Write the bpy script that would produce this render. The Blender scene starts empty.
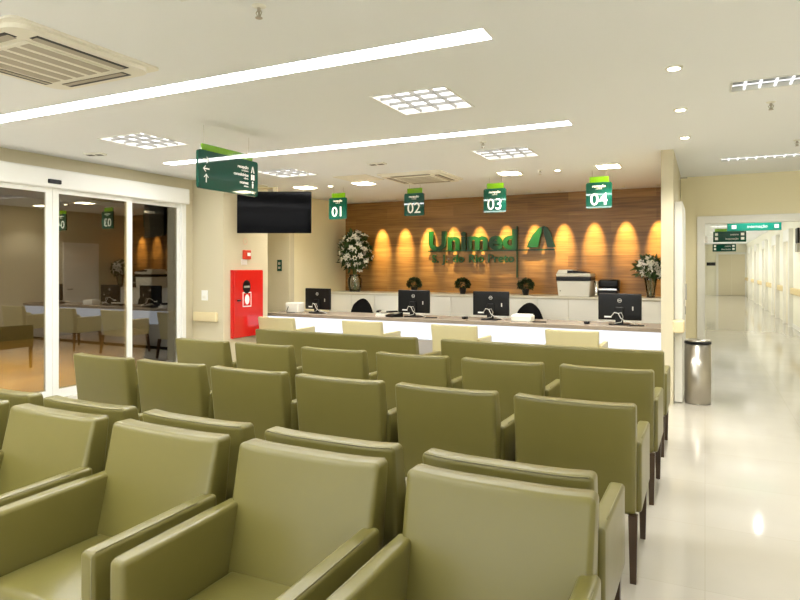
import bpy, bmesh, math, random
from math import sin, cos, pi, radians
from mathutils import Vector, Matrix
random.seed(7)
C = bpy.context.scene.collection
H = 2.80

# ------------------------------------------------------------------ materials
def lin(c):
    return tuple(((x/255)/12.92 if x/255 <= .04045 else ((x/255+.055)/1.055)**2.4) for x in c) + (1,)

def mat(name, col, rough=.5, metal=0, bump=0, scale=40, var=0, coat=0, spec=.5, emit=None, strength=0):
    m = bpy.data.materials.new(name); m.use_nodes = True
    nt = m.node_tree; b = nt.nodes['Principled BSDF']
    b.inputs['Base Color'].default_value = lin(col)
    b.inputs['Roughness'].default_value = rough
    b.inputs['Metallic'].default_value = metal
    b.inputs['Specular IOR Level'].default_value = spec
    b.inputs['Coat Weight'].default_value = coat
    b.inputs['Coat Roughness'].default_value = .05
    if emit:
        b.inputs['Emission Color'].default_value = emit + (1,)
        b.inputs['Emission Strength'].default_value = strength
    if bump or var:
        tc = nt.nodes.new('ShaderNodeTexCoord'); n = nt.nodes.new('ShaderNodeTexNoise')
        n.inputs['Scale'].default_value = scale; n.inputs['Detail'].default_value = 4
        nt.links.new(tc.outputs['Object'], n.inputs['Vector'])
        if bump:
            bp = nt.nodes.new('ShaderNodeBump'); bp.inputs['Strength'].default_value = bump
            bp.inputs['Distance'].default_value = .01
            nt.links.new(n.outputs['Fac'], bp.inputs['Height']); nt.links.new(bp.outputs['Normal'], b.inputs['Normal'])
        if var:
            mx = nt.nodes.new('ShaderNodeMix'); mx.data_type = 'RGBA'
            c = lin(col)
            mx.inputs[6].default_value = tuple(x*(1-var) for x in c[:3])+(1,)
            mx.inputs[7].default_value = tuple(min(1, x*(1+var)) for x in c[:3])+(1,)
            nt.links.new(n.outputs['Fac'], mx.inputs[0]); nt.links.new(mx.outputs[2], b.inputs['Base Color'])
    return m

def emit_mat(name, col, strength):
    m = bpy.data.materials.new(name); m.use_nodes = True
    nt = m.node_tree; nt.nodes.clear()
    e = nt.nodes.new('ShaderNodeEmission'); o = nt.nodes.new('ShaderNodeOutputMaterial')
    e.inputs[0].default_value = col + (1,); e.inputs[1].default_value = strength
    nt.links.new(e.outputs[0], o.inputs[0]); return m

def glass_mat(name, tint, refl):
    m = bpy.data.materials.new(name); m.use_nodes = True
    nt = m.node_tree; nt.nodes.clear()
    t = nt.nodes.new('ShaderNodeBsdfTransparent'); g = nt.nodes.new('ShaderNodeBsdfGlossy')
    f = nt.nodes.new('ShaderNodeFresnel'); a = nt.nodes.new('ShaderNodeMath'); a.operation = 'ADD'
    x = nt.nodes.new('ShaderNodeMixShader'); o = nt.nodes.new('ShaderNodeOutputMaterial')
    t.inputs[0].default_value = tint + (1,); g.inputs['Color'].default_value = (.95, .93, .88, 1)
    g.inputs['Roughness'].default_value = 0
    f.inputs['IOR'].default_value = 1.5; a.inputs[1].default_value = refl
    nt.links.new(f.outputs[0], a.inputs[0]); nt.links.new(a.outputs[0], x.inputs[0])
    nt.links.new(t.outputs[0], x.inputs[1]); nt.links.new(g.outputs[0], x.inputs[2])
    nt.links.new(x.outputs[0], o.inputs[0]); return m

def wood_mat(name, c1, c2, c3, plank, rough):
    m = bpy.data.materials.new(name); m.use_nodes = True
    nt = m.node_tree; b = nt.nodes['Principled BSDF']; N = nt.nodes.new; L = nt.links.new
    tc = N('ShaderNodeTexCoord'); sp = N('ShaderNodeSeparateXYZ'); L(tc.outputs['Object'], sp.inputs[0])
    cm = N('ShaderNodeCombineXYZ'); L(sp.outputs['X'], cm.inputs[0]); L(sp.outputs['Z'], cm.inputs[1])
    br = N('ShaderNodeTexBrick'); L(cm.outputs[0], br.inputs['Vector'])
    br.inputs['Scale'].default_value = 1; br.inputs['Brick Width'].default_value = 1.4
    br.inputs['Row Height'].default_value = plank; br.inputs['Mortar Size'].default_value = .002
    br.inputs['Color1'].default_value = (0, 0, 0, 1); br.inputs['Color2'].default_value = (1, 1, 1, 1)
    br.inputs['Mortar'].default_value = (.1, .1, .1, 1)
    mp = N('ShaderNodeMapping'); mp.inputs['Scale'].default_value = (1.1, 1, 22); L(tc.outputs['Object'], mp.inputs[0])
    nz = N('ShaderNodeTexNoise'); nz.inputs['Scale'].default_value = 1.6; nz.inputs['Detail'].default_value = 6
    L(mp.outputs[0], nz.inputs['Vector'])
    mx = N('ShaderNodeMix'); mx.data_type = 'RGBA'; mx.inputs[0].default_value = .28
    L(nz.outputs['Fac'], mx.inputs[6]); L(br.outputs['Color'], mx.inputs[7])
    cr = N('ShaderNodeValToRGB'); e = cr.color_ramp.elements
    e[0].position = .25; e[0].color = lin(c1); e[1].position = .75; e[1].color = lin(c3)
    k = e.new(.5); k.color = lin(c2)
    L(mx.outputs[2], cr.inputs[0]); L(cr.outputs[0], b.inputs['Base Color'])
    b.inputs['Roughness'].default_value = rough
    return m

def floor_mat():
    m = bpy.data.materials.new('polished_cream_porcelain'); m.use_nodes = True
    nt = m.node_tree; b = nt.nodes['Principled BSDF']; N = nt.nodes.new; L = nt.links.new
    tc = N('ShaderNodeTexCoord'); br = N('ShaderNodeTexBrick'); L(tc.outputs['Object'], br.inputs['Vector'])
    br.offset = 0; br.inputs['Scale'].default_value = 1
    br.inputs['Brick Width'].default_value = .8; br.inputs['Row Height'].default_value = .8
    br.inputs['Mortar Size'].default_value = .0022; br.inputs['Mortar Smooth'].default_value = .4
    br.inputs['Color1'].default_value = lin((198, 192, 178)); br.inputs['Color2'].default_value = lin((194, 188, 173))
    br.inputs['Mortar'].default_value = lin((186, 179, 162))
    nz = N('ShaderNodeTexNoise'); nz.inputs['Scale'].default_value = 2.5; nz.inputs['Detail'].default_value = 5
    L(tc.outputs['Object'], nz.inputs['Vector'])
    mx = N('ShaderNodeMix'); mx.data_type = 'RGBA'; mx.blend_type = 'MULTIPLY'; mx.inputs[0].default_value = .12
    L(br.outputs['Color'], mx.inputs[6]); L(nz.outputs['Fac'], mx.inputs[7]); L(mx.outputs[2], b.inputs['Base Color'])
    b.inputs['Roughness'].default_value = .085; b.inputs['Specular IOR Level'].default_value = .38
    return m

WARM = (1, .98, .94)
M = dict(
 leather=mat('olive_leather', (112, 105, 54), .33, bump=.10, scale=9, var=.05, spec=.5),
 cream_leather=mat('cream_leather', (190, 180, 136), .45, bump=.08, scale=9, var=.04),
 seam=mat('olive_piping', (122, 116, 78), .4),
 cream_seam=mat('cream_piping', (214, 202, 156), .45),
 leg=mat('dark_stained_wood', (62, 44, 26), .35, bump=.05, var=.15),
 mid_leg=mat('brown_wood', (84, 52, 28), .4, bump=.05, var=.15),
 wall=mat('cream_paint', (208, 199, 170), .55, bump=.02, scale=120),
 wall_beige=mat('beige_paint', (246, 236, 198), .6, bump=.02, scale=120),
 ceil=mat('ceiling_paint', (244, 246, 248), .7, bump=.01, scale=100),
 white=mat('white_lacquer', (238, 236, 226), .3),
 alu=mat('white_painted_aluminium', (236, 236, 230), .35),
 white_plastic=mat('white_plastic', (235, 233, 222), .4),
 grey_plastic=mat('warm_grey_plastic', (168, 163, 148), .5),
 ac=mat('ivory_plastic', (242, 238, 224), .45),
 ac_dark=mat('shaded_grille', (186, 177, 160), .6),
 black=mat('black_plastic', (12, 12, 13), .35, spec=.3),
 black_soft=mat('black_fabric', (14, 14, 15), .8, spec=.2),
 screen=mat('glossy_black_screen', (3, 3, 5), .1, spec=.07),
 steel=mat('brushed_steel', (180, 174, 162), .3, metal=1, bump=.01, scale=200),
 louver=mat('louver_aluminium', (168, 166, 162), .5),
 chrome=mat('chrome', (220, 220, 220), .12, metal=1),
 stone=mat('taupe_stone', (156, 143, 128), .25, var=.08, scale=60),
 panel_grey=mat('pale_grey_laminate', (176, 172, 168), .3),
 cab=mat('white_laminate', (226, 221, 202), .35),
 red=mat('red_enamel', (205, 26, 22), .22, coat=.4),
 red_dark=mat('red_plastic', (205, 58, 30), .35),
 green=mat('dark_green_acrylic', (12, 70, 56), .03, coat=.25, spec=.4),
 lime=mat('lime_acrylic', (112, 168, 16), .06, coat=.8),
 teal=mat('teal_acrylic', (10, 128, 108), .1, coat=.5),
 letter_white=mat('white_vinyl', (244, 244, 238), .5),
 logo_green=mat('green_painted_metal', (3, 66, 20), .35),
 leaf=mat('leaf_green', (58, 84, 40), .5, var=.25, scale=30),
 leaf_dark=mat('dark_leaf_green', (38, 58, 22), .55, var=.3, scale=40),
 petal=mat('white_petals', (252, 250, 240), .6),
 stem=mat('stem_green', (70, 96, 44), .6),
 pot=mat('black_pot', (26, 24, 22), .35),
 water_glass=glass_mat('clear_vase_glass', (.86, .9, .86), .05),
 glass=glass_mat('tinted_reflective_glass', (.55, .53, .48), .13),
 cable=mat('grey_cable', (200, 198, 190), .5),
 door=mat('pale_door_laminate', (224, 214, 184), .35),
 corr=mat('corridor_paint', (240, 236, 214), .35),
 trim=mat('cream_bumper', (226, 210, 166), .45),
 bump_tan=mat('tan_handrail', (218, 196, 140), .45),
 clear=glass_mat('fill_window_glass', (.95, .96, .95), .0),
 deck=wood_mat('tan_deck', (160, 124, 60), (186, 148, 76), (206, 168, 92), .14, .4),
 ext=mat('outdoor_brown_wall', (110, 92, 66), .8),
 wood=wood_mat('walnut_panel_wood', (112, 78, 38), (150, 108, 54), (178, 134, 74), .19, .36),
 floor=floor_mat(),
 lamp=emit_mat('lit_diffuser', (1, 1, 1), 7.6),
 tube=emit_mat('lit_tubes', (1, .985, .96), .75),
 reflector=mat('grey_reflector', (150, 154, 158), .3, metal=.6),
 blade_glow=emit_mat('glowing_louver_blades', (1, .98, .94), .30),  # blades given their own glow in place of reflected lamp light
 spot_on=emit_mat('lit_downlight', (1, .86, .58), 9.0),
 led=emit_mat('backlit_panel', (.86, .91, 1), .26),
 corr_lamp=emit_mat('corridor_lamp', (1, .99, .97), .9),
)

# ------------------------------------------------------------------ mesh helpers
def obj(name, bm, m, parent=None, loc=(0, 0, 0), rot=(0, 0, 0), smooth=False):
    bmesh.ops.recalc_face_normals(bm, faces=bm.faces)
    me = bpy.data.meshes.new(name); bm.to_mesh(me); bm.free()
    me.materials.append(m if not isinstance(m, str) else M[m])
    if smooth:
        for p in me.polygons: p.use_smooth = True
    o = bpy.data.objects.new(name, me); C.objects.link(o)
    o.location = loc; o.rotation_euler = rot
    if parent: o.parent = parent
    return o

def box(bm, x0, x1, y0, y1, z0, z1):
    v = [bm.verts.new(p) for p in ((x0,y0,z0),(x1,y0,z0),(x1,y1,z0),(x0,y1,z0),(x0,y0,z1),(x1,y0,z1),(x1,y1,z1),(x0,y1,z1))]
    for f in ((0,3,2,1),(4,5,6,7),(0,1,5,4),(1,2,6,5),(2,3,7,6),(3,0,4,7)): bm.faces.new([v[i] for i in f])
    return bm

def B(*a):
    bm = bmesh.new(); n = len(a)//6
    for i in range(n): box(bm, *a[6*i:6*i+6])
    return bm

def rbox(bm, x0, x1, y0, y1, z0, z1, r, n=(2, 2, 2), deform=None, k=3):
    """box with rounded edges of radius r; deform maps (x,y,z) afterwards"""
    c = Vector(((x0+x1)/2, (y0+y1)/2, (z0+z1)/2)); h = Vector(((x1-x0)/2, (y1-y0)/2, (z1-z0)/2))
    r = min(r, min(h)*.999)
    def axis(hh, m):
        a = [-hh + r*(1-math.tan(pi/4*(1-i/k))) if k else -hh for i in range(k)] if r > 0 else [-hh]
        s = [-(hh-r) + 2*(hh-r)*i/m for i in range(m+1)]
        return a + s + [-q for q in reversed(a)]
    ax = [axis(h[i], n[i]) for i in range(3)]
    cache = {}
    def vert(p):
        inner = Vector([max(-(h[i]-r), min(h[i]-r, p[i])) for i in range(3)])
        d = Vector(p)-inner
        q = inner + (d.normalized()*r if d.length > 1e-9 else d) + c
        if deform: q = Vector(deform(q.x, q.y, q.z))
        key = (round(p[0], 6), round(p[1], 6), round(p[2], 6))
        if key not in cache: cache[key] = bm.verts.new(q)
        return cache[key]
    for a in range(3):
        b_, c_ = (a+1) % 3, (a+2) % 3
        for sgn in (-1, 1):
            for i in range(len(ax[b_])-1):
                for j in range(len(ax[c_])-1):
                    vs = []
                    for (ii, jj) in ((i, j), (i+1, j), (i+1, j+1), (i, j+1)):
                        p = [0, 0, 0]; p[a] = sgn*h[a]; p[b_] = ax[b_][ii]; p[c_] = ax[c_][jj]
                        vs.append(vert(tuple(p)))
                    if len(set(vs)) == 4:
                        try: bm.faces.new(vs)
                        except ValueError: pass
    return bm

def R(*a, **k): return rbox(bmesh.new(), *a, **k)

def lathe(bm, prof, n=24, cx=0, cy=0, cz=0, cap=True):
    rings = []
    for r, z in prof:
        rings.append([bm.verts.new((cx+r*cos(2*pi*i/n), cy+r*sin(2*pi*i/n), cz+z)) for i in range(n)])
    for a, b in zip(rings, rings[1:]):
        for i in range(n): bm.faces.new((a[i], a[(i+1) % n], b[(i+1) % n], b[i]))
    if cap:
        for r in (rings[0], rings[-1]): bm.faces.new(r)
    return bm

def tube(bm, pts, r, n=6):
    pts = [Vector(p) for p in pts]; rings = []
    for i, p in enumerate(pts):
        d = (pts[min(i+1, len(pts)-1)]-pts[max(i-1, 0)]).normalized()
        u = d.cross(Vector((0, 0, 1)))
        if u.length < .05: u = d.cross(Vector((0, 1, 0)))
        u.normalize(); w = d.cross(u).normalized()
        rings.append([bm.verts.new(p + u*r*cos(2*pi*k/n) + w*r*sin(2*pi*k/n)) for k in range(n)])
    for a, b in zip(rings, rings[1:]):
        for k in range(n): bm.faces.new((a[k], a[(k+1) % n], b[(k+1) % n], b[k]))
    bm.faces.new(rings[0]); bm.faces.new(rings[-1])
    return bm

def prism(bm, poly, axis, a, b):
    """extrude a 2D polygon between a and b along an axis ('x': poly=(y,z), 'y': poly=(x,z), 'z': poly=(x,y))"""
    def P(p, t):
        return {'x': (t, p[0], p[1]), 'y': (p[0], t, p[1]), 'z': (p[0], p[1], t)}[axis]
    A = [bm.verts.new(P(p, a)) for p in poly]; D = [bm.verts.new(P(p, b)) for p in poly]
    bm.faces.new(A); bm.faces.new(D)
    for i in range(len(poly)):
        j = (i+1) % len(poly); bm.faces.new((A[i], A[j], D[j], D[i]))
    return bm

def rrect(x0, x1, z0, z1, r, n=5):
    out = []
    for cx, cz, a0 in ((x1-r, z1-r, 0), (x0+r, z1-r, 90), (x0+r, z0+r, 180), (x1-r, z0+r, 270)):
        for i in range(n+1):
            a = radians(a0+90*i/n); out.append((cx+r*cos(a), cz+r*sin(a)))
    return out

def text(name, body, size, m, parent, loc, rot, align='CENTER', extr=.002, bold=0.0, sx=1):
    cu = bpy.data.curves.new(name, 'FONT'); cu.body = body; cu.size = size
    cu.align_x = align; cu.extrude = extr; cu.offset = bold; cu.resolution_u = 3
    t = bpy.data.objects.new(name, cu); C.objects.link(t)
    dg = bpy.context.evaluated_depsgraph_get()
    me = bpy.data.meshes.new_from_object(t.evaluated_get(dg))
    bpy.data.objects.remove(t); bpy.data.curves.remove(cu)
    me.name = name; me.materials.clear(); me.materials.append(M[m])
    o = bpy.data.objects.new(name, me); C.objects.link(o)
    o.location = loc; o.rotation_euler = rot; o.scale = (sx, 1, 1)
    if parent: o.parent = parent
    return o

def tag(o, label, cat, group=None):
    o['label'] = label; o['category'] = cat
    if group: o['group'] = group
    return o

def thing(name, label, cat, loc=(0, 0, 0), rz=0, group=None):
    o = bpy.data.objects.new(name, None); C.objects.link(o)
    o.location = loc; o.rotation_euler = (0, 0, rz); o.empty_display_size = .1
    return tag(o, label, cat, group)

def struct(name, bm, m, parent=None, **k):
    o = obj(name, bm, m, parent, **k)
    if not parent: o['kind'] = 'structure'
    return o

def sroot(name, loc=(0, 0, 0)):
    o = bpy.data.objects.new(name, None); C.objects.link(o); o.location = loc; o['kind'] = 'structure'
    return o

def dup(root, loc, rz=0, label=None, group=None):
    r = root.copy(); C.objects.link(r); r.location = loc; r.rotation_euler = (0, 0, rz)
    if label: r['label'] = label
    if group: r['group'] = group
    def rec(src, dst):
        for ch in list(src.children):
            c = ch.copy(); C.objects.link(c); c.parent = dst
            c.matrix_parent_inverse = ch.matrix_parent_inverse.copy()
            rec(ch, c)
    rec(root, r)
    return r

# ================================================================== THE ROOM
WY = 10.75       # wood wall
XL = -6.80       # entrance wall
struct('floor', B(-7.3, 2.3, -4.35, 10.87, -.1, 0, -.31, 2.3, 10.87, 38.5, -.1, 0), 'floor')

holes = []
def hole(x0, x1, y0, y1): holes.append((x0, x1, y0, y1)); return (x0, x1, y0, y1)
strips = [hole(-6.03, -1.08, y, y+.175) for y in (-1.50, .85, 3.20, 5.55)]
troff = [hole(x, x+.62, y, y+.62) for x, y in ((-2.28, 4.09), (-5.46, 4.20), (-2.33, 6.48), (-5.43, 6.55),
                                               (-2.28, 1.60), (-5.46, -.75), (-2.28, -.75))]
linear = [hole(.16, 1.41, 4.88, 5.16), hole(.16, 1.41, 8.22, 8.50), hole(.16, 1.41, 1.54, 1.82)]
clin = [hole(.16, 1.41, 11.56+3.34*i, 11.84+3.34*i) for i in range(8)]
def ceiling():
    xs = sorted({-7.3, -.31, 2.3, *[h[0] for h in holes], *[h[1] for h in holes]})
    ys = sorted({-4.35, 10.87, 38.5, *[h[2] for h in holes], *[h[3] for h in holes]})
    bm = bmesh.new(); V = {}
    def v(x, y, z):
        if (x, y, z) not in V: V[(x, y, z)] = bm.verts.new((x, y, z))
        return V[(x, y, z)]
    for a, b in zip(xs, xs[1:]):
        for c, d in zip(ys, ys[1:]):
            mx, my = (a+b)/2, (c+d)/2
            if mx < -.31 and my > 10.87: continue
            if any(h[0] < mx < h[1] and h[2] < my < h[3] for h in holes): continue
            bm.faces.new((v(a, c, H), v(a, d, H), v(b, d, H), v(b, c, H)))
    return bm
def ceil_obj():
    bm = ceiling()
    r = bmesh.ops.extrude_face_region(bm, geom=bm.faces[:])
    for e in r['geom']:
        if isinstance(e, bmesh.types.BMVert): e.co.z += .002
    return bm
struct('ceiling', ceil_obj(), 'ceil')

# walls
struct('wall_left', B(XL-.16, XL, -4.2, 2.45, 0, H, XL-.16, XL, 2.45, 6.60, 2.45, H, XL-.16, XL, 6.60, 6.99, 0, H), 'wall')
struct('wall_pillar', B(XL, -6.21, 6.83, 7.83, 0, H), 'wall')
struct('wall_recess', B(-7.3, -6.55, 8.85, 9.0, 0, H, -7.3, -7.15, 6.99, 8.85, 0, H, -7.3, XL-.0, 6.85, 6.99, 0, H), 'wall')
struct('wall_reception_left', B(-6.70, -6.55, 9.0, WY, 0, H), 'wall_beige')
struct('wall_reception_back', B(-6.70, -.30, WY, WY+.12, 0, H), 'wood')
struct('wall_partition', B(-.435, -.31, 7.38, WY, 0, H), 'wall')
struct('wall_corridor_front', B(-.31, .0, 9.75, 9.90, 0, H, 1.22, 2.0, 9.75, 9.90, 0, H, .0, 1.22, 9.75, 9.90, 2.14, H), 'wall_beige')
wl = [-.31, -.16, 9.90, 38.2, 0, .7, -.31, -.16, 9.90, 38.2, 2.6, H]
for i in range(8):
    y = 11.2 + 3.34*i
    wl += [-.31, -.16, y-1.3 if i == 0 else y-.74, y, .7, 2.6]
    wn = sroot('window_%d' % (i+4))  # added windows on the unseen corridor side, letting fill light in
    obj('window_frame', B(-.26, -.20, y, y+.05, .7, 2.6, -.26, -.20, y+2.55, y+2.6, .7, 2.6, -.26, -.20, y+.05, y+2.55, .7, .75, -.26, -.20, y+.05, y+2.55, 2.55, 2.6), 'alu', wn)
    obj('glass_pane', B(-.234, -.226, y+.05, y+2.55, .75, 2.55), 'clear', wn)
wl += [-.31, -.16, 37.18, 38.2, .7, 2.6]
struct('wall_corridor_left', B(*wl), 'corr')
struct('wall_corridor_end', B(-.31, 2.0, 38.2, 38.35, 0, H), 'corr')
struct('wall_right', B(2.0, 2.15, -4.2, 38.35, 0, H), 'corr')
struct('wall_back', B(XL-.16, 2.15, -4.35, -4.2, 0, .3, XL-.16, 2.15, -4.35, -4.2, 2.7, H, XL-.16, -6.5, -4.35, -4.2, .3, 2.7,
                      -3.7, -3.5, -4.35, -4.2, .3, 2.7, -.8, -.6, -4.35, -4.2, .3, 2.7, 1.9, 2.15, -4.35, -4.2, .3, 2.7), 'wall')
for i, (a, b) in enumerate(((-6.5, -3.7), (-3.5, -.8), (-.6, 1.9))):
    wn = sroot('window_%d' % (i+1))  # added windows behind the viewer, there to brighten the room
    obj('window_frame', B(a, a+.05, -4.30, -4.24, .3, 2.7, b-.05, b, -4.30, -4.24, .3, 2.7, a+.05, b-.05, -4.30, -4.24, .3, .35, a+.05, b-.05, -4.30, -4.24, 2.65, 2.7), 'alu', wn)
    obj('glass_pane', B(a+.05, b-.05, -4.274, -4.266, .35, 2.65), 'clear', wn)
struct('baseboard_left', B(XL, XL+.015, -4.2, 2.40, 0, .1, -6.21, -6.195, 6.83, 7.83, 0, .1, XL, -6.195, 6.815, 6.83, 0, .1), 'white')
struct('baseboard_right', B(1.985, 2.0, 9.95, 18.9, 0, .1), 'white')
# doorway casing to the corridor
tr = sroot('trim_1')
obj('door_casing', B(-.10, .0, 9.72, 9.92, 0, 2.23, 1.22, 1.32, 9.72, 9.92, 0, 2.23, -.10, 1.32, 9.718, 9.922, 2.13, 2.23), 'white', tr)
obj('hinge', B(.0, .03, 9.74, 9.80, 1.86, 1.95), 'steel', tr)

# entrance: sliding glass doors
d1 = sroot('door_1')
def leaf(y0, y1, x, st=.075):
    f = obj('door_frame', B(x-.02, x+.02, y0, y0+st, .0, 2.44, x-.02, x+.02, y1-st, y1, .0, 2.44,
                        x-.02, x+.02, y0+st, y1-st, .0, .10, x-.02, x+.02, y0+st, y1-st, 2.36, 2.44), 'alu', d1)
    obj('glass_pane', B(x-.004, x+.004, y0+st, y1-st, .10, 2.36), 'glass', f)
leaf(2.50, 3.46, -6.765, .06)
leaf(3.42, 4.565, -6.715)
leaf(4.57, 5.665, -6.715)
leaf(5.62, 6.55, -6.765, .07)
obj('door_frame', B(-6.80, -6.70, 6.53, 6.60, 0, 2.45), 'alu', d1)
hd = obj('header_beam', R(-6.80, -6.62, 2.40, 6.60, 2.41, 2.63, .02), 'alu', d1)
obj('motion_sensor', R(-6.625, -6.60, 4.46, 4.62, 2.455, 2.505, .012), 'black', hd)

# partition doors
d2 = sroot('door_2')          # pale leaf lying open against the outer face of the partition
bm = bmesh.new(); prism(bm, [(7.53, .01), (8.80, .01), (8.80, 1.98)] + [(8.54+.26*cos(radians(a)), 1.98+.26*sin(radians(a))) for a in range(15, 91, 15)] + [(7.53, 2.24)], 'x', -.305, -.225)
obj('door_leaf', bm, 'white', d2)
obj('door_handle', B(-.225, -.205, 8.52, 8.55, 1.10, 1.30), 'steel', d2)
obj('door_lock', B(-.225, -.215, 8.50, 8.57, .92, 1.02), 'steel', d2)
d3 = sroot('door_3')          # door on the counter side of the partition
obj('door_frame', B(-.475, -.436, 9.10, 9.17, 0, 2.08, -.475, -.436, 9.93, 10.0, 0, 2.08, -.475, -.436, 9.17, 9.93, 2.01, 2.08), 'white', d3)
obj('door_leaf', B(-.462, -.438, 9.17, 9.93, .01, 2.01), 'white', d3)
obj('door_handle', B(-.50, -.462, 9.20, 9.32, 1.0, 1.03), 'steel', d3)
# corridor doors on the right
for n, y in enumerate((18.4, 21.6, 25.4, 29.4, 33.4)):
    d = sroot('door_%d' % (n+4))
    obj('door_frame', B(1.90, 1.999, y, y+.14, 0, 2.5, 1.90, 1.999, y+1.16, y+1.30, 0, 2.5, 1.90, 1.999, y+.14, y+1.16, 2.2, 2.5), 'white', d)
    obj('door_leaf', B(1.965, 1.995, y+.14, y+1.16, .01, 2.2), 'door', d)
    obj('door_handle', B(1.93, 1.965, y+.22, y+.36, 1.0, 1.03), 'steel', d)
d = sroot('door_9')
obj('door_frame', B(.55, .66, 38.12, 38.199, 0, 2.35, 1.94, 2.0, 38.12, 38.199, 0, 2.35, .66, 1.94, 38.12, 38.199, 2.24, 2.35), 'white', d)
obj('door_leaf', B(.66, 1.295, 38.15, 38.19, .01, 2.24), 'door', d)
obj('door_leaf', B(1.305, 1.94, 38.15, 38.19, .01, 2.24), 'door', d)

# bumper rails
ys = [9.95, 18.38, 19.72, 21.58, 22.92, 25.38, 26.72, 29.38, 30.72, 33.38, 34.72, 38.1]
for i, (a, b) in enumerate(zip(ys[0::2], ys[1::2])):
    o = obj('bumper_rail', R(1.93, 1.999, a, b, .84, 1.0, .03), 'bump_tan', smooth=True)
    tag(o, ('tan bumper rail on the corridor wall before its first door' if i == 0 else
            'tan bumper rail on the corridor wall past its %s door' % ('', 'first', 'second', 'third', 'fourth', 'fifth')[i]),
        'handrail', 'corridor bumper rails')
tag(obj('bumper_rail', R(-.318, -.20, 7.36, 7.505, .79, .93, .02), 'trim', smooth=True),
    'short cream bumper rail at the walkway end of the partition wall', 'handrail')
tag(obj('bumper_rail', R(-6.74, -6.30, 6.765, 6.829, .72, .86, .02), 'trim', smooth=True),
    'short cream bumper rail on the pillar beside the glass doors, under the switch', 'handrail')

# outdoors
struct('ground', B(-13, -7.0, -6, 12, -.12, -.02), 'deck')
struct('wall_outdoor_and_blocker', B(-13.2, -13, -6, 12, -.1, 3.4, -13, -7.3, 11, 11.2, -.1, 3.4, -13, -6.96, -6.2, -6, -.1, 3.4), 'ext')  # brown far wall; unseen near end wall added to block skylight
struct('ceiling_outdoor', B(-13, -6.96, -6, 11, 3.0, 3.1), 'ext')

# ================================================================== CEILING FITTINGS
def strip_light(h, label):
    x0, x1, y0, y1 = h
    t = thing('ceiling_strip_light', label, 'light', ((x0+x1)/2, (y0+y1)/2, H), 0, 'linear ceiling strip lights')
    a, b = (x1-x0)/2, (y1-y0)/2
    obj('diffuser', B(-a+.004, a-.004, -b+.004, b-.004, .004, .010), 'lamp', t)
    obj('housing', B(-a, a, -b, -b+.004, 0, .02, -a, a, b-.004, b, 0, .02, -a, -a+.004, -b+.004, b-.004, 0, .02,
                     a-.004, a, -b+.004, b-.004, 0, .02, -a, a, -b, b, .02, .022), 'white', t)
for h, l in zip(strips, ('long lit ceiling strip light, rearmost behind the viewer', 'long lit ceiling strip light over the front armchairs',
                         'long wide lit ceiling strip light crossing the ceiling nearest the viewer',
                         'long lit ceiling strip light passing behind the directional sign')):
    strip_light(h, l)

def louver_light(name, h, nx, ny, label, group, depth=.022, back='tube', blades='louver', spots=(), power=0):
    x0, x1, y0, y1 = h; a, b = (x1-x0)/2, (y1-y0)/2
    t = thing(name, label, 'light', ((x0+x1)/2, (y0+y1)/2, H), 0, group)
    w = .014
    obj('frame', B(-a, a, -b, -b+w, -.006, depth+.03, -a, a, b-w, b, -.006, depth+.03, -a, -a+w, -b+w, b-w, -.006, depth+.03,
                   a-w, a, -b+w, b-w, -.006, depth+.03), 'alu', t)
    obj('lamp_panel', B(-a+w, a-w, -b+w, b-w, depth+.02, depth+.03), back, t)
    bm = bmesh.new()
    def blade(p, q, horiz):
        th = .010
        for s in (-1, 1): pass
        poly = [(-th*.25, 0), (th*.25, 0), (th, depth), (-th, depth)]
        if horiz: prism(bm, [(p+u, v) for u, v in poly], 'x', -q, q)
        else: prism(bm, [(p+u, v) for u, v in poly], 'y', -q, q)
    for i in range(1, nx): blade(-a + 2*a*i/nx, b-w, False)
    for j in range(1, ny): blade(-b + 2*b*j/ny, a-w, True)
    obj('louver', bm, blades, t)
    for q in spots:
        l = bpy.data.lights.new('lamp', 'SPOT'); l.energy = power; l.spot_size = radians(150); l.spot_blend = .5; l.shadow_soft_size = .05
        lo = bpy.data.objects.new('lamp', l); C.objects.link(lo); lo.parent = t; lo.location = (q*a, 0, -.01)
tl = ('square louvred ceiling light between the two strip lights, centre of the ceiling', 'square louvred ceiling light nearest the glass doors',
      'square louvred ceiling light before the reception signs 03 and 04', 'square louvred ceiling light just above the wall television',
      'square louvred ceiling light over the front armchairs', 'square louvred ceiling light behind the viewer by the entrance wall',
      'square louvred ceiling light behind the viewer, mid ceiling')
for h, l in zip(troff, tl): louver_light('louvred_light', h, 4, 4, l, 'square louvred ceiling lights')
for h, l in zip(linear, ('long louvred ceiling light over the walkway, nearer one', 'long louvred ceiling light over the walkway, by the corridor doorway',
                         'long louvred ceiling light over the walkway behind the viewer')):
    louver_light('linear_louvred_light', h, 13, 2, l, 'long louvred walkway lights', .007, 'reflector', 'blade_glow', (-.5, .5), 6)

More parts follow.
